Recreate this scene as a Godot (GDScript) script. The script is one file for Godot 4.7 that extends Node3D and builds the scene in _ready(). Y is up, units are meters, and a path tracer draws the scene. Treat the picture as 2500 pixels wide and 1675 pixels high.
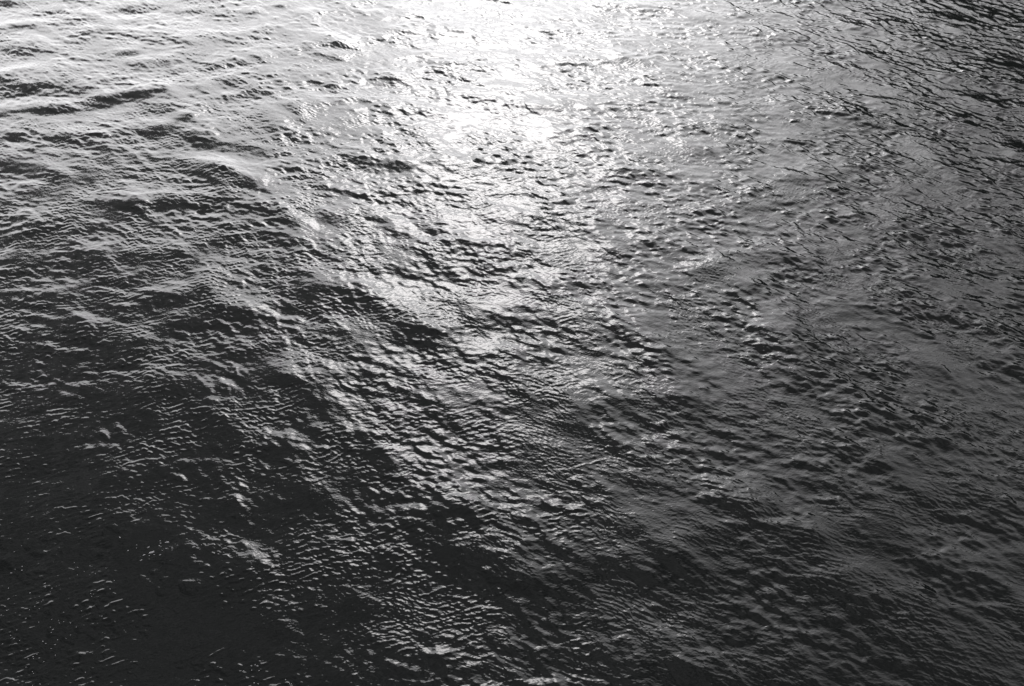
extends Node3D
# Open water seen from a high deck, looking down and towards a hazy low sun; black and white film.

const EYE_HEIGHT := 20.0
const PITCH := 38.0
const SUN_HEIGHT := 30.0      # degrees above the horizon
const SUN_SIDE := -1.5        # degrees to the right of straight ahead

var row_distance := PackedFloat32Array()
var row_half_width := PackedFloat32Array()
var column_share := PackedFloat32Array()
var heights := PackedFloat32Array()

# single wave faces of the swell: x, z, direction of the crest in degrees, half length, half width (metres), +1 leans to the deck, -1 leans away
const WAVE_FACES := [
	[-20.91, -56.06, 0, 1.16, 0.79, 1.0], [-22.39, -54.35, 19, 1.16, 0.53, 1.0], [-18.10, -55.80, 0, 0.55, 0.52, 1.0], [-14.45, -55.23, 0, 0.55, 0.64, 1.0],
	[-25.70, -55.80, 0, 0.55, 0.52, 1.0], [-18.18, -51.61, 10, 0.77, 0.54, 1.0], [-19.54, -49.77, -8, 0.72, 0.45, 1.0], [-14.87, -47.78, 0, 0.41, 0.72, 1.0],
	[-16.63, -47.27, 0, 0.32, 0.40, 1.0], [-13.85, -48.45, 0, 0.58, 0.42, 1.0], [-22.38, -45.76, 7, 1.79, 0.92, 1.0], [-23.69, -44.82, 0, 0.62, 0.70, 1.0],
	[-13.35, -46.14, 0, 0.76, 0.68, 1.0], [-12.28, -45.05, 0, 0.65, 0.66, 1.0], [-18.99, -43.73, -12, 0.52, 0.56, 1.0], [-18.00, -44.64, -20, 0.89, 0.58, 1.0],
	[-14.11, -42.94, -19, 0.47, 0.54, 1.0], [-16.01, -43.03, 11, 0.52, 0.41, 1.0], [-14.73, -42.00, 0, 0.33, 0.34, 1.0], [-20.97, -42.94, -10, 0.83, 0.41, 1.0],
	[-13.24, -44.27, 0, 0.37, 0.41, 1.0], [-10.35, -46.34, 12, 0.67, 0.56, 1.0], [-8.85, -45.57, 26, 0.73, 0.40, 1.0], [-7.28, -44.00, 25, 0.52, 0.46, 1.0],
	[-10.16, -50.71, 0, 0.72, 0.50, 1.0], [-9.19, -49.08, 12, 0.87, 0.56, 1.0], [-18.35, -41.50, 0, 0.44, 0.50, 1.0], [-16.66, -40.56, 0, 1.44, 0.57, 1.0],
	[-19.23, -39.97, 0, 1.00, 0.55, 1.0], [-21.94, -40.41, 0, 0.58, 0.81, 1.0], [-13.64, -39.51, 0, 0.62, 0.70, 1.0], [-9.59, -37.50, 0, 0.71, 0.40, 1.0],
	[-7.28, -37.94, 10, 0.51, 0.35, 1.0], [-20.25, -37.26, 10, 1.17, 0.66, 1.0], [-17.65, -36.32, 18, 0.77, 0.41, 1.0], [-13.29, -34.41, 0, 1.29, 0.48, 1.0],
	[-7.24, -35.38, 31, 0.94, 0.52, 1.0], [-9.81, -34.03, 18, 0.84, 0.51, 1.0], [-4.25, -49.29, 19, 0.64, 0.60, 1.0], [-4.76, -50.82, 13, 0.50, 0.54, 1.0],
	[-5.39, -52.54, 0, 0.63, 0.41, 1.0], [-6.75, -51.72, 0, 0.31, 0.46, 1.0], [-7.61, -51.32, 20, 0.30, 0.41, 1.0], [-0.75, -50.82, 0, 0.51, 0.39, 1.0],
	[-3.65, -53.19, 13, 0.37, 0.35, 1.0], [-1.49, -47.73, 19, 0.41, 0.33, 1.0], [0.16, -48.09, 28, 0.43, 0.32, 1.0], [-7.31, -44.09, 40, 0.83, 0.31, 1.0],
	[-4.55, -44.68, 12, 0.48, 0.45, 1.0], [-4.17, -42.64, 18, 1.26, 0.40, 1.0], [-4.96, -37.65, 8, 2.22, 0.57, 1.0], [-1.57, -37.65, 16, 0.43, 0.34, 1.0],
	[-5.90, -35.15, 19, 0.84, 0.45, 1.0], [-6.70, -33.23, 26, 0.64, 0.78, 1.0], [-3.51, -34.28, 27, 0.43, 0.33, 1.0], [2.29, -34.66, 0, 0.52, 0.42, 1.0],
	[4.29, -34.06, 16, 0.51, 0.44, 1.0], [4.09, -35.28, 38, 0.44, 0.22, 1.0], [-0.13, -35.28, 0, 0.78, 0.26, 1.0], [1.37, -32.99, 32, 0.55, 0.26, 1.0],
	[0.46, -30.68, 18, 0.54, 0.37, 1.0], [-0.28, -29.78, 17, 0.43, 0.25, 1.0], [1.87, -28.78, 0, 0.64, 0.33, 1.0], [4.45, -27.76, 24, 0.58, 0.27, 1.0],
	[-4.03, -29.68, 32, 0.61, 0.75, 1.0], [-2.51, -29.47, 38, 0.49, 0.59, 1.0], [-1.88, -27.76, 53, 0.42, 0.49, 1.0], [-0.63, -26.85, 8, 0.77, 0.57, 1.0],
	[0.16, -24.93, 0, 0.54, 0.31, 1.0], [-2.24, -24.77, 51, 0.40, 0.22, 1.0], [3.07, -26.42, 62, 0.40, 0.14, 1.0], [2.11, -24.22, 60, 0.45, 0.13, 0.5],
	[4.87, -22.65, 15, 0.44, 0.34, 0.5], [-0.10, -22.30, 15, 0.40, 0.21, 0.5], [-17.81, -32.58, 0, 1.11, 0.90, 1.0], [-13.58, -30.33, -9, 1.37, 0.70, 1.0],
	[-10.49, -31.71, -20, 1.07, 0.58, 1.0], [-15.77, -27.81, 0, 1.34, 0.61, 1.0], [-10.80, -26.42, -18, 0.94, 0.47, 1.0], [-8.25, -25.12, -20, 1.03, 0.43, 1.0],
	[-12.45, -23.12, -16, 1.32, 0.50, 0.5], [-9.40, -20.97, -15, 1.09, 0.53, 0.5], [-12.64, -20.14, -15, 1.04, 0.52, 0.5], [-6.41, -20.63, 0, 0.75, 0.42, 0.5],
	[-3.34, -19.04, 25, 0.58, 0.26, 0.5], [-7.08, -18.30, -7, 1.29, 0.45, 0.5], [-1.09, -18.30, 13, 0.88, 0.28, 0.5], [1.12, -19.35, 20, 0.82, 0.30, 0.5],
	[5.77, -20.30, 22, 0.72, 0.33, 0.5], [7.86, -19.35, 22, 0.76, 0.32, 0.5], [11.44, -18.30, 14, 0.97, 0.62, 0.5], [11.26, -16.25, 21, 0.88, 0.55, 0.5],
	[8.95, -17.17, 28, 0.77, 0.35, 0.5], [2.56, -16.25, 19, 0.81, 0.32, 0.5], [-3.44, -15.01, 0, 1.18, 0.30, 0.5], [-12.15, -38.08, 27, 1.16, 0.65, -1.0],
	[-13.49, -45.05, 0, 0.28, 0.38, -1.0], [-21.30, -39.09, 0, 0.56, 0.69, -1.0], [-4.77, -28.69, 52, 0.96, 0.30, -1.0], [-2.70, -26.42, 52, 0.86, 0.28, -1.0],
	[0.92, -25.74, -5, 0.75, 0.22, -1.0], [-1.02, -28.02, 0, 0.43, 0.19, -1.0], [-5.49, -26.69, 29, 0.56, 0.37, -1.0], [-2.56, -24.22, 29, 0.56, 0.24, -1.0],
	[0.15, -22.65, 0, 0.30, 0.15, -1.0], [0.87, -23.84, 23, 0.42, 0.26, -1.0], [-2.29, -16.26, 37, 0.41, 0.10, -1.5], [-0.22, -15.58, 15, 0.48, 0.10, -1.5],
	[3.14, -20.99, 22, 0.47, 0.16, -1.0], [-8.00, -20.19, 19, 0.36, 0.14, -1.0], [10.12, -21.73, -43, 0.24, 0.14, -1.0], [-7.51, -26.87, 16, 0.82, 0.30, -1.0],
	[-14.08, -25.33, 0, 0.42, 0.26, -1.0], [-6.38, -24.91, 34, 0.75, 0.22, -1.0], [-3.87, -32.58, 50, 1.03, 0.34, -1.0], [-8.41, -33.78, 43, 1.06, 0.30, -1.0],
	[6.64, -30.33, -17, 0.77, 0.49, -1.0], [1.84, -41.66, 22, 1.07, 0.87, -1.0], [-0.55, -18.59, 7, 0.44, 0.15, -1.5], [1.43, -18.52, 7, 0.44, 0.12, -1.5],
	[13.64, -24.14, 74, 0.23, 0.10, -2.2], [12.80, -21.45, 65, 0.22, 0.10, -2.2], [11.09, -22.32, 24, 0.36, 0.10, -2.2], [12.35, -30.04, 19, 0.33, 0.14, -2.2],
	[12.66, -31.85, 24, 0.26, 0.18, -2.2], [7.89, -30.63, 19, 0.21, 0.11, -2.2], [11.19, -28.12, 28, 0.22, 0.12, -2.2], [14.97, -30.79, 40, 0.25, 0.13, -2.2],
	[17.81, -30.02, 31, 0.15, 0.14, -2.2], [13.84, -28.83, 39, 0.22, 0.10, -2.2]
]
# flecks of foam: x, z, length (metres), turn in degrees
const FLECKS := [
	[-12.61, -17.15, 0.033, 0], [-12.72, -16.95, 0.054, 15], [-12.34, -16.48, 0.059, 90], [-12.30, -16.36, 0.069, 15], [-12.54, -16.28, 0.090, -8], [-12.48, -16.39, 0.037, 0],
	[-11.57, -15.94, 0.094, 25], [-11.51, -15.82, 0.047, 20], [-11.33, -15.78, 0.047, 0], [-11.33, -15.67, 0.031, 0], [-11.84, -15.67, 0.062, 35], [-12.42, -15.81, 0.037, 0],
	[-12.29, -15.48, 0.093, 30], [-11.43, -15.44, 0.041, 0], [-12.28, -15.25, 0.051, 20], [-12.19, -15.13, 0.051, 25], [-11.56, -15.25, 0.033, 0], [-11.42, -15.18, 0.046, 15],
	[-11.65, -15.15, 0.031, 0], [-12.27, -14.99, 0.041, 0], [-11.64, -14.90, 0.051, 40], [-10.79, -15.07, 0.041, 20], [-11.01, -14.87, 0.038, 10], [-11.29, -14.79, 0.030, 0],
	[-10.70, -14.81, 0.030, 0], [-10.79, -14.77, 0.035, 0], [-10.83, -14.84, 0.030, 0], [-10.53, -14.77, 0.050, 0], [-10.34, -14.64, 0.033, 0], [-10.96, -14.65, 0.030, 0],
	[-10.88, -14.58, 0.090, 20], [-10.89, -14.50, 0.037, 0], [-11.73, -14.57, 0.035, 20], [-11.82, -14.42, 0.045, 5], [-11.70, -14.33, 0.089, 25], [-11.55, -14.28, 0.040, 0],
	[-11.92, -14.19, 0.045, 20], [-11.00, -14.26, 0.064, -35], [-10.91, -14.20, 0.054, 5], [-10.67, -14.30, 0.035, 0], [-10.68, -14.17, 0.054, 20], [-10.73, -14.06, 0.044, 10],
	[-11.01, -13.91, 0.044, 15], [-11.08, -13.85, 0.054, 0], [-11.17, -13.79, 0.044, 0], [-11.05, -13.80, 0.034, 0], [-10.92, -13.81, 0.054, 25], [-10.78, -13.71, 0.039, 25],
	[-10.57, -13.88, 0.032, 30], [-11.13, -13.57, 0.044, 0], [-10.94, -13.45, 0.034, -20], [-10.90, -13.40, 0.029, 0], [-10.98, -13.16, 0.038, 0], [-10.80, -13.09, 0.029, 30],
	[-10.64, -13.12, 0.048, 20], [-10.64, -16.50, 0.048, 15], [-10.92, -16.44, 0.037, 0], [-11.07, -16.61, 0.037, 0], [-10.85, -16.20, 0.032, 0], [-10.72, -16.32, 0.032, 0],
	[-10.41, -16.24, 0.034, 0], [-10.19, -16.40, 0.032, 20], [-10.31, -15.61, 0.034, 0], [-10.26, -15.52, 0.031, 0], [-9.86, -16.00, 0.042, -30], [-9.87, -15.73, 0.057, -25],
	[-10.12, -15.24, 0.041, 10], [-10.38, -15.11, 0.041, 0], [-9.83, -14.95, 0.036, 20], [-10.41, -14.43, 0.030, 0], [-10.48, -14.33, 0.030, 0], [-10.14, -17.38, 0.109, -25],
	[-9.80, -16.95, 0.059, 10], [-9.63, -17.13, 0.038, 0], [-9.61, -17.03, 0.038, 0], [-9.72, -13.42, 0.043, -10], [-9.08, -17.29, 0.082, 10], [-9.05, -17.22, 0.070, 10],
	[-8.89, -17.25, 0.199, 8], [-9.06, -17.14, 0.070, 0], [-9.32, -17.07, 0.128, 35], [-9.15, -16.95, 0.058, 0], [-8.93, -16.96, 0.052, 0], [-8.85, -17.03, 0.099, 5],
	[-8.70, -17.04, 0.099, 5], [-8.59, -17.13, 0.047, 0], [-8.31, -17.19, 0.094, 35], [-8.17, -17.19, 0.059, -60], [-8.08, -17.13, 0.082, 15], [-8.16, -17.07, 0.128, 25],
	[-7.98, -17.15, 0.047, 0], [-7.98, -17.00, 0.041, 0], [-7.81, -17.18, 0.082, 30], [-9.22, -16.80, 0.052, 0], [-9.10, -16.83, 0.058, 10], [-8.95, -16.82, 0.104, 12],
	[-9.19, -16.90, 0.255, 15], [-9.36, -16.82, 0.127, 20], [-9.38, -16.65, 0.115, 30], [-7.47, -16.84, 0.081, 0], [-9.63, -17.13, 0.047, 0], [-9.80, -16.95, 0.070, 20],
	[-5.97, -13.59, 0.064, 0], [-5.89, -13.61, 0.072, 70], [-5.83, -13.58, 0.096, -5], [-6.20, -13.45, 0.040, 0], [-6.12, -13.46, 0.040, 0], [-5.94, -13.47, 0.040, 0],
	[-5.77, -13.46, 0.048, 0], [-5.82, -13.15, 0.055, 0], [-5.72, -13.12, 0.071, -15], [-5.12, -13.22, 0.048, 0], [-5.01, -13.11, 0.039, 0], [-4.97, -13.11, 0.039, 0]
]

func _ready() -> void:
	make_camera()
	make_sky()
	make_sun()
	make_water()
	make_headland()
	make_foam()

func make_camera() -> void:
	var c := Camera3D.new()
	c.name = "camera"
	c.position = Vector3(0, EYE_HEIGHT, 0)
	c.rotation_degrees = Vector3(-PITCH, 0, 0)
	c.fov = 2.0 * rad_to_deg(atan(tan(deg_to_rad(27.0)) * 686.0 / 1024.0))
	c.near = 0.1
	c.far = 9000.0
	c.current = true
	add_child(c)

func make_sun() -> void:
	var l := DirectionalLight3D.new()
	l.name = "sun"
	l.rotation_degrees = Vector3(-SUN_HEIGHT, 180.0 - SUN_SIDE, 0)
	l.light_energy = 0.15
	l.light_angular_distance = 14.0
	l.light_color = Color(1.0, 0.985, 0.98)
	l.shadow_enabled = true
	l.sky_mode = DirectionalLight3D.SKY_MODE_LIGHT_ONLY
	add_child(l)

# The air: a glow round the hazy sun over a bright horizon, a dark deck of cloud overhead whose ragged edge hangs lower on the left.
func make_sky() -> void:
	var n := FastNoiseLite.new()
	n.seed = 7
	n.noise_type = FastNoiseLite.TYPE_SIMPLEX_SMOOTH
	n.frequency = 1.0
	n.fractal_octaves = 5
	var w := 1024
	var h := 512
	var im := Image.create(w, h, false, Image.FORMAT_RGBF)
	var e := deg_to_rad(SUN_HEIGHT)
	var s := deg_to_rad(SUN_SIDE)
	var sun := Vector3(cos(e) * sin(s), sin(e), -cos(e) * cos(s))
	for y in h:
		var el := 90.0 - (y + 0.5) / h * 180.0
		if el < -1.0:
			im.fill_rect(Rect2i(0, y, w, h - y), Color(0.4, 0.4, 0.41))
			break
		for x in w:
			var az := (x + 0.5) / w * 360.0
			if az > 180.0:
				az -= 360.0
			var ce := cos(deg_to_rad(el))
			var d := Vector3(ce * sin(deg_to_rad(az)), sin(deg_to_rad(el)), -ce * cos(deg_to_rad(az)))
			var g := rad_to_deg(acos(clampf(d.dot(sun), -1, 1)))
			var right := lerpf(smoothstep(6.0, 30.0, az), 0.5, smoothstep(90.0, 175.0, absf(az)))
			var thin := 0.5 + 0.4 * exp(-pow(g / 17.0, 2)) + (4.5 - 2.9 * right) * exp(-pow(g / 60.0, 2))
			var p := d / (d.y + 0.25)       # cloud lies in a flat layer
			var f := n.get_noise_3d(p.x * 2.2, p.z * 2.2, 0.3)
			var behind := smoothstep(90.0, 175.0, absf(az))
			var edge := lerpf(26.0 + 20.0 * smoothstep(-24.0, -3.0, az) - 3.0 * smoothstep(4.0, 18.0, az), 36.0, behind) + f * 5.0
			var soft := lerpf(1.2 + 20.0 * smoothstep(-4.0, 14.0, az), 8.0, behind)
			thin *= 1.0 + 0.55 * n.get_noise_3d(p.x * 5.0, p.z * 5.0, 8.3)
			var deck := clampf((el - edge) / soft + 0.5, 0, 1)
			var dark := (0.33 + 0.4 * exp(-g / 30.0)) * (1.0 + 0.55 * f + 0.9 * n.get_noise_3d(p.x * 6.0, p.z * 6.0, 21.7))
			var v := lerpf(thin, dark, deck)
			im.set_pixel(x, y, Color(v * 0.995, v * 0.985, v))
	var m := PanoramaSkyMaterial.new()
	m.panorama = ImageTexture.create_from_image(im)
	var sky := Sky.new()
	sky.sky_material = m
	var env := Environment.new()
	env.background_mode = Environment.BG_SKY
	env.sky = sky
	env.tonemap_mode = Environment.TONE_MAPPER_LINEAR
	env.tonemap_exposure = 1.05
	env.sdfgi_enabled = true
	env.ssao_enabled = true
	env.ssil_enabled = true
	var we := WorldEnvironment.new()
	we.name = "air"
	we.environment = env
	add_child(we)

# A square of random-phase waves that repeats: wavelengths l0 to l1, trains = [direction, narrowness, share]. Gives heights for the wanted mean slope.
func wave_tile(n: int, side: float, l0: float, l1: float, slope: float, trains: Array, dice: int, peak: float) -> PackedFloat32Array:
	var rng := RandomNumberGenerator.new()
	rng.seed = dice
	var re := PackedFloat32Array()
	var im := PackedFloat32Array()
	re.resize(n * n)
	im.resize(n * n)
	var dk := TAU / side
	var total := 0.0
	for j in n:
		var kz := (j if j < n / 2 else j - n) * dk
		for i in n:
			var kx := (i if i < n / 2 else i - n) * dk
			var k := sqrt(kx * kx + kz * kz)
			if k < TAU / l1 or k > TAU / l0:
				continue
			var win := clampf(log(TAU / k / l0) / 0.35, 0, 1) * clampf(log(l1 * k / TAU) / 0.35, 0, 1)
			var share := 0.0
			for t in trains:
				var c := absf(kx * cos(deg_to_rad(t[0])) + kz * sin(deg_to_rad(t[0]))) / k
				share += t[2] * pow(c, t[1])
			var p := share * win / (k * k)
			var a := sqrt(p) / k
			var u := rng.randfn()
			var v := rng.randfn()
			re[j * n + i] = a * u
			im[j * n + i] = a * v
			total += p * 1.0
	var scale := slope / sqrt(total)
	# inverse FFT, rows then columns
	var bits := int(round(log(n) / log(2.0)))
	var rev := PackedInt32Array()
	rev.resize(n)
	for i in n:
		var r := 0
		for b in bits:
			if i & (1 << b):
				r |= 1 << (bits - 1 - b)
		rev[i] = r
	var cs := PackedFloat32Array()
	var sn := PackedFloat32Array()
	cs.resize(n / 2)
	sn.resize(n / 2)
	for i in n / 2:
		cs[i] = cos(TAU * i / n)
		sn[i] = sin(TAU * i / n)
	for turn in 2:
		var step := 1 if turn == 0 else n
		var jump := n if turn == 0 else 1
		for line in n:
			var o := line * jump
			for i in n:
				var q := rev[i]
				if q > i:
					var a0 := o + i * step
					var a1 := o + q * step
					var tr := re[a0]
					var ti := im[a0]
					re[a0] = re[a1]
					im[a0] = im[a1]
					re[a1] = tr
					im[a1] = ti
			var half := 1
			while half < n:
				var stride := n / (half * 2)
				for k in half:
					var c := cs[k * stride]
					var s := sn[k * stride]
					var a0 := o + k * step
					var hop := half * step
					var far := half * 2 * step
					for b in stride:
						var a1 := a0 + hop
						var xr := re[a1] * c - im[a1] * s
						var xi := re[a1] * s + im[a1] * c
						re[a1] = re[a0] - xr
						im[a1] = im[a0] - xi
						re[a0] += xr
						im[a0] += xi
						a0 += far
				half *= 2
	# crests sharper than troughs
	var spread := 0.0
	for i in n * n:
		re[i] *= scale
		spread += re[i] * re[i]
	spread = sqrt(spread / (n * n))
	for i in n * n:
		re[i] += peak * (re[i] * re[i] / spread - spread)
	return re

func make_water() -> void:
	var n := 512
	var mask := n - 1
	var la := 47.0
	var lb := 8.3
	var lc := 4.3
	var ta := wave_tile(n, la, 0.9, 8.0, 0.05, [[-36.0, 6.0, 1.2], [80.0, 4.0, 0.4]], 11, 0.15)
	var tb := wave_tile(n, lb, 0.12, 0.9, 0.072, [[-50.0, 4.0, 1.2], [60.0, 6.0, 0.4], [95.0, 8.0, 0.7]], 12, 0.1)
	var tc := wave_tile(n, lc, 0.055, 0.3, 0.1, [[68.0, 22.0, 1.0], [95.0, 8.0, 0.22], [-60.0, 6.0, 0.12]], 13, 0.3)
	var td := wave_tile(n, 2.9, 0.025, 0.14, 1.0, [[-80.0, 4.0, 0.8], [75.0, 4.0, 1.0]], 14, 0.2)
	# rows: distance from the deck, close together where the water lies in view; columns: share of the width in view
	var dist := PackedFloat32Array()
	var dz := PackedFloat32Array()
	var ty := tan(deg_to_rad(27.0)) * 686.0 / 1024.0
	var tx := tan(deg_to_rad(27.0))
	var cp := cos(deg_to_rad(PITCH))
	var sp := sin(deg_to_rad(PITCH))
	var near_rows: Array = [-400.0, -200.0, -100.0, -50.0, -25.0, -12.0, -5.0, 0.0, 4.0, 6.5, 8.5, 9.8]
	for v in near_rows:
		dist.append(v)
	var count := 1010
	for i in count:
		var yy := -1.13 + 2.27 * i / (count - 1)
		dist.append(EYE_HEIGHT * (cp + yy * ty * sp) / (sp - yy * ty * cp))
	var last := dist[dist.size() - 1]
	var gap := last - dist[dist.size() - 2]
	while last < 7000.0:
		gap *= 1.18
		last += gap
		dist.append(last)
	var cols := PackedFloat32Array()
	var inner := 1230
	var ds := 2.3 / (inner - 1)
	var sides: Array = []
	var out := 1.15
	var g := ds
	while out < 60.0:
		g *= 1.2
		out += g
		sides.append(out)
	for i in sides.size():
		cols.append(-sides[sides.size() - 1 - i])
	for i in inner:
		cols.append(-1.15 + ds * i)
	for v in sides:
		cols.append(v)
	var nr := dist.size()
	var nc := cols.size()
	var gust := FastNoiseLite.new()
	gust.seed = 21
	gust.noise_type = FastNoiseLite.TYPE_SIMPLEX_SMOOTH
	gust.frequency = 0.25
	gust.fractal_octaves = 3
	var gust2 := FastNoiseLite.new()
	gust2.seed = 41
	gust2.noise_type = FastNoiseLite.TYPE_SIMPLEX_SMOOTH
	gust2.frequency = 0.35
	gust2.fractal_octaves = 4
	var bend := FastNoiseLite.new()
	bend.seed = 61
	bend.noise_type = FastNoiseLite.TYPE_SIMPLEX_SMOOTH
	bend.frequency = 0.4
	bend.fractal_octaves = 2
	var px := PackedFloat32Array()
	var pz := PackedFloat32Array()
	var ph := PackedFloat32Array()
	px.resize(nr * nc)
	pz.resize(nr * nc)
	ph.resize(nr * nc)
	var c1 := cos(0.25)
	var s1 := sin(0.25)
	var c2 := cos(0.73)
	var s2 := sin(0.73)
	var half_width := PackedFloat32Array()
	half_width.resize(nr)
	for r in nr:
		var dd := dist[r]
		var hw := tx * maxf(dd * cp + EYE_HEIGHT * sp, 12.0)
		half_width[r] = hw
		var space_z := absf(dist[mini(r + 1, nr - 1)] - dist[maxi(r - 1, 0)]) * 0.5
		for c in nc:
			var x := cols[c] * hw
			var z := -dd
			var space := maxf(space_z, absf(cols[mini(c + 1, nc - 1)] - cols[maxi(c - 1, 0)]) * 0.5 * hw)
			var h := 0.0
			if space < 1.2:
				var u := x / la * n
				var v := z / la * n
				var i := floori(u)
				var j := floori(v)
				u -= i
				v -= j
				var i1 := (i + 1) & mask
				i = i & mask
				var j1 := ((j + 1) & mask) * n
				j = (j & mask) * n
				h = lerpf(lerpf(ta[j + i], ta[j + i1], u), lerpf(ta[j1 + i], ta[j1 + i1], u), v) * clampf(1.2 / space - 1.0, 0, 1)
				if space < 0.52:
					var side := smoothstep(-0.7, 0.9, cols[c])
					var lee := (1.0 - smoothstep(15.0, 32.0, dd)) * smoothstep(0.1, 0.55, -cols[c])   # calmer water close under the deck
					var w := (0.8 + 0.6 * side * smoothstep(15.0, 32.0, dd)) * (1.0 - 0.4 * lee) * (1.0 + 1.3 * gust.get_noise_2d(x, z)) * clampf(0.52 / space - 1.0, 0, 1)
					w = maxf(w, 0.4)
					u = x / lb * n
					v = z / lb * n
					i = floori(u)
					j = floori(v)
					u -= i
					v -= j
					i1 = (i + 1) & mask
					i = i & mask
					j1 = ((j + 1) & mask) * n
					j = (j & mask) * n
					h += w * lerpf(lerpf(tb[j + i], tb[j + i1], u), lerpf(tb[j1 + i], tb[j1 + i1], u), v)
					u = ((c1 * x + s1 * z) / 1.37 + 3.1) / lb * n
					v = ((c1 * z - s1 * x) / 1.37 + 5.2) / lb * n
					i = floori(u)
					j = floori(v)
					u -= i
					v -= j
					i1 = (i + 1) & mask
					i = i & mask
					j1 = ((j + 1) & mask) * n
					j = (j & mask) * n
					h += w * 1.37 * lerpf(lerpf(tb[j + i], tb[j + i1], u), lerpf(tb[j1 + i], tb[j1 + i1], u), v)
					if space < 0.32:
						w = (1.2 - 0.15 * side) * (1.0 - 0.3 * (1.0 - smoothstep(15.0, 32.0, dd)) * smoothstep(0.15, 0.5, absf(cols[c] + 0.1))) * maxf(0.95 + 2.6 * gust2.get_noise_2d(x, z), 0.22) * clampf(0.32 / space - 1.0, 0, 1)
						var wx := x + 0.17 * bend.get_noise_2d(x, z)
						var wz := z + 0.17 * bend.get_noise_2d(x + 77.0, z - 31.0)
						u = wx / lc * n
						v = wz / lc * n
						i = floori(u)
						j = floori(v)
						u -= i
						v -= j
						i1 = (i + 1) & mask
						i = i & mask
						j1 = ((j + 1) & mask) * n
						j = (j & mask) * n
						var mix := smoothstep(-0.2, 0.16, cols[c] + 0.7 * gust.get_noise_2d(x * 1.7, z * 1.7 + 90.0))
						h += w * (1.0 - 0.9 * mix) * lerpf(lerpf(tc[j + i], tc[j + i1], u), lerpf(tc[j1 + i], tc[j1 + i1], u), v)
						u = ((c2 * wx + s2 * wz) / 0.73 + 1.0) / lc * n
						v = ((c2 * wz - s2 * wx) / 0.73 + 2.0) / lc * n
						i = floori(u)
						j = floori(v)
						u -= i
						v -= j
						i1 = (i + 1) & mask
						i = i & mask
						j1 = ((j + 1) & mask) * n
						j = (j & mask) * n
						h += w * (0.1 + 0.9 * mix) * 0.73 * lerpf(lerpf(tc[j + i], tc[j + i1], u), lerpf(tc[j1 + i], tc[j1 + i1], u), v)
			var at := r * nc + c
			px[at] = x
			pz[at] = z
			ph[at] = h
	for f in WAVE_FACES:
		var ux := cos(deg_to_rad(f[2]))
		var uz := sin(deg_to_rad(f[2]))
		var vx := uz
		var vz := -ux
		if vz > 0:       # across the crest, away from the deck
			vx = -vx
			vz = -vz
		var reach: float = 3.0 * maxf(f[3], f[4])
		var r0 := maxi(dist.bsearch(-f[1] - reach) - 1, 0)
		var r1 := mini(dist.bsearch(-f[1] + reach) + 1, nr)
		for r in range(r0, r1):
			var a0 := maxi(cols.bsearch((f[0] - reach) / half_width[r]) - 1, 0)
			var a1 := mini(cols.bsearch((f[0] + reach) / half_width[r]) + 1, nc)
			var Z: float = -dist[r] - f[1]
			for c in range(a0, a1):
				var X: float = px[r * nc + c] - f[0]
				var U: float = (X * ux + Z * uz) / f[3]
				var V: float = (X * vx + Z * vz) / f[4]
				var q := U * U + V * V
				if q < 9.0:
					ph[r * nc + c] += f[5] * FACE_SLOPE * f[4] * V * exp(-0.5 * q)
	row_distance = dist
	row_half_width = half_width
	column_share = cols
	heights = ph
	var verts := PackedVector3Array()
	var norms := PackedVector3Array()
	var uvs := PackedVector2Array()
	verts.resize(nr * nc)
	norms.resize(nr * nc)
	uvs.resize(nr * nc)
	for r in nr:
		var ra := maxi(r - 1, 0)
		var rb := mini(r + 1, nr - 1)
		for c in nc:
			var at := r * nc + c
			var ca := maxi(c - 1, 0)
			var cb := mini(c + 1, nc - 1)
			var e0 := r * nc + ca
			var e1 := r * nc + cb
			var f0 := ra * nc + c
			var f1 := rb * nc + c
			var sx := (ph[e1] - ph[e0]) / (px[e1] - px[e0])
			# rows fan out: take the sideways part off
			var sz := (ph[f1] - ph[f0] - sx * (px[f1] - px[f0])) / (pz[f1] - pz[f0])
			verts[at] = Vector3(px[at], ph[at], pz[at])
			norms[at] = Vector3(-sx, 1.0, -sz).normalized()
			uvs[at] = Vector2(px[at] / 2.9, pz[at] / 2.9)
	var idx := PackedInt32Array()
	idx.resize((nr - 1) * (nc - 1) * 6)
	var k := 0
	for r in nr - 1:
		for c in nc - 1:
			var a := r * nc + c
			idx[k] = a
			idx[k + 1] = a + nc
			idx[k + 2] = a + 1
			idx[k + 3] = a + 1
			idx[k + 4] = a + nc
			idx[k + 5] = a + nc + 1
			k += 6
	var arrays := []
	arrays.resize(Mesh.ARRAY_MAX)
	arrays[Mesh.ARRAY_VERTEX] = verts
	arrays[Mesh.ARRAY_NORMAL] = norms
	arrays[Mesh.ARRAY_TEX_UV] = uvs
	arrays[Mesh.ARRAY_INDEX] = idx
	var mesh := ArrayMesh.new()
	mesh.add_surface_from_arrays(Mesh.PRIMITIVE_TRIANGLES, arrays)
	# the finest ripples as relief
	var lo := 1e9
	var hi := -1e9
	for v in td:
		lo = minf(lo, v)
		hi = maxf(hi, v)
	var pic := Image.create(n, n, false, Image.FORMAT_RF)
	for j in n:
		for i in n:
			pic.set_pixel(i, j, Color((td[j * n + i] - lo) / (hi - lo), 0, 0))
	var m := StandardMaterial3D.new()
	m.resource_name = "deep_water"
	m.albedo_color = Color(0.0045, 0.0055, 0.0054).linear_to_srgb()
	m.roughness = 0.045
	m.metallic_specular = 0.36
	m.heightmap_enabled = true
	m.heightmap_texture = ImageTexture.create_from_image(pic)
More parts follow.
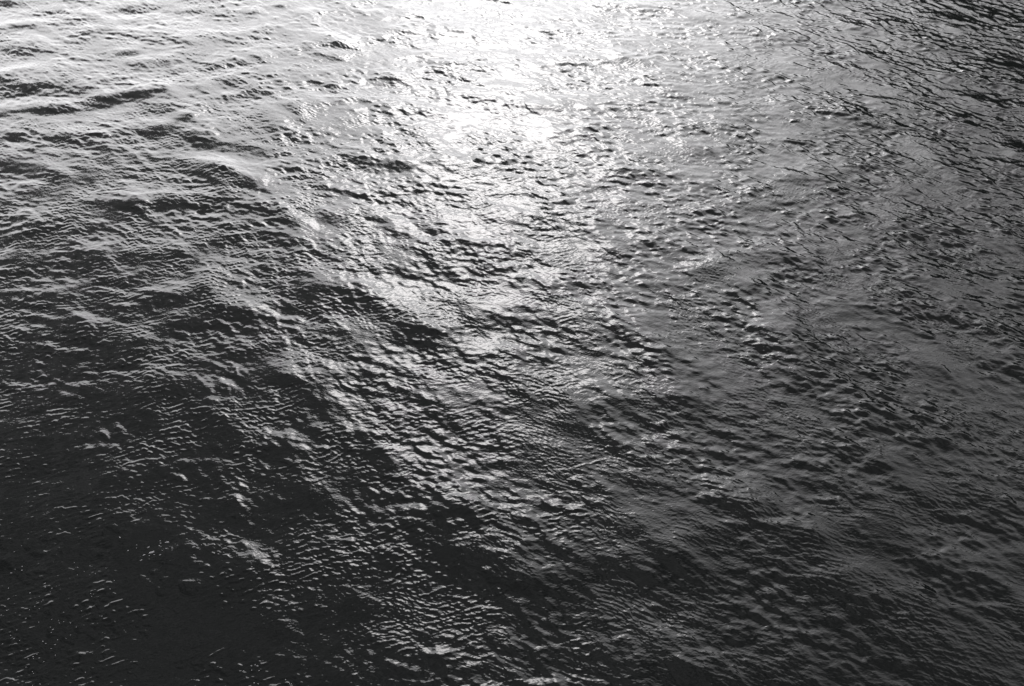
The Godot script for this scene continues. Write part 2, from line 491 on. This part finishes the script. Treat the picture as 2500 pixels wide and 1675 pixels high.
	m.heightmap_scale = (hi - lo) * RIPPLE_SLOPE * 100.0
	mesh.surface_set_material(0, m)
	var o := MeshInstance3D.new()
	o.name = "water"
	o.mesh = mesh
	o.set_meta("kind", "structure")
	o.set_meta("label", "dark rippled open water with the glare of a hazy sun")
	o.set_meta("category", "water")
	add_child(o)

const FACE_SLOPE := 0.085
const RIPPLE_SLOPE := 0.035

# A steep headland out of view on the right: the black slits on the backs of the waves mirror it.
func make_headland() -> void:
	var n := FastNoiseLite.new()
	n.seed = 5
	n.frequency = 0.012
	n.fractal_octaves = 5
	var st := SurfaceTool.new()
	st.begin(Mesh.PRIMITIVE_TRIANGLES)
	var na := 120
	var nd := 24
	for i in na + 1:
		var az := deg_to_rad(1.5 + 82.0 * i / na)
		for j in nd + 1:
			var d := 300.0 + 260.0 * j / nd
			var top := tan(deg_to_rad(21.0 * smoothstep(2.0, 31.0, rad_to_deg(az)) * (1.0 - smoothstep(66.0, 83.0, rad_to_deg(az))))) * 400.0
			var rise := smoothstep(0.0, 0.42, float(j) / nd) * (1.0 - 0.6 * smoothstep(0.5, 1.0, float(j) / nd))
			var p := Vector3(sin(az) * d, 0, -cos(az) * d)
			p.y = -1.5 + top * rise * (1.0 + 0.28 * n.get_noise_2d(p.x, p.z)) + 4.0 * rise * n.get_noise_2d(p.x * 6.0, p.z * 6.0)
			st.set_smooth_group(0)
			st.add_vertex(p)
	for i in na:
		for j in nd:
			var a := i * (nd + 1) + j
			for q in [a, a + 1, a + nd + 1, a + 1, a + nd + 2, a + nd + 1]:
				st.add_index(q)
	st.generate_normals()
	var m := StandardMaterial3D.new()
	m.resource_name = "wooded_rock"
	m.albedo_color = Color(0.045, 0.05, 0.045).linear_to_srgb()
	m.roughness = 0.95
	st.set_material(m)
	var o := MeshInstance3D.new()
	o.name = "headland"
	o.mesh = st.commit()
	o.set_meta("kind", "structure")
	o.set_meta("label", "dark steep headland rising from the sea beside the view")
	o.set_meta("category", "headland")
	add_child(o)

func water_height(x: float, z: float) -> float:
	var r := clampi(row_distance.bsearch(-z), 0, row_distance.size() - 1)
	var c := clampi(column_share.bsearch(x / row_half_width[r]), 0, column_share.size() - 1)
	return heights[r * column_share.size() + c]

func make_foam() -> void:
	var m := StandardMaterial3D.new()
	m.resource_name = "foam"
	m.albedo_color = Color(0.4, 0.4, 0.41).linear_to_srgb()
	m.roughness = 0.8
	var rng := RandomNumberGenerator.new()
	rng.seed = 3
	var shapes: Array = []
	for s in 4:       # a low uneven dome of bubbles, one unit long
		var st := SurfaceTool.new()
		st.begin(Mesh.PRIMITIVE_TRIANGLES)
		var rim := 9
		var radius: Array = []
		for i in rim:
			radius.append(rng.randf_range(0.32, 0.5))
		for ring in 2:
			for i in rim:
				var a := TAU * i / rim
				var q: float = radius[i] * (1.0 if ring == 0 else 0.6)
				st.add_vertex(Vector3(cos(a) * q, -0.06 if ring == 0 else 0.1 + rng.randf() * 0.05, sin(a) * q * 0.62))
		st.add_vertex(Vector3(0, 0.17, 0))
		for i in rim:
			var j := (i + 1) % rim
			for q in [i, j, rim + i, j, rim + j, rim + i, rim + i, rim + j, 2 * rim]:
				st.add_index(q)
		st.generate_normals()
		st.set_material(m)
		shapes.append(st.commit())
	for i in FLECKS.size():
		var f: Array = FLECKS[i]
		var o := MeshInstance3D.new()
		o.name = "foam_fleck" if i == 0 else "foam_fleck_%03d" % i
		o.mesh = shapes[i % shapes.size()]
		var wide := maxf(1.0, 0.028 / (0.6 * f[2]))
		if f[2] > 0.07:
			wide = 0.6
		o.scale = Vector3(f[2], f[2] * 0.6, f[2] * wide) * 0.7
		o.rotation_degrees.y = f[3] * 1.3
		o.position = Vector3(f[0], water_height(f[0], f[1]) + 0.004, f[1])
		o.set_meta("label", "small white fleck of foam floating on the dark rippled water")
		o.set_meta("category", "foam fleck")
		o.set_meta("group", "foam flecks scattered over the dark water")
		add_child(o, true)
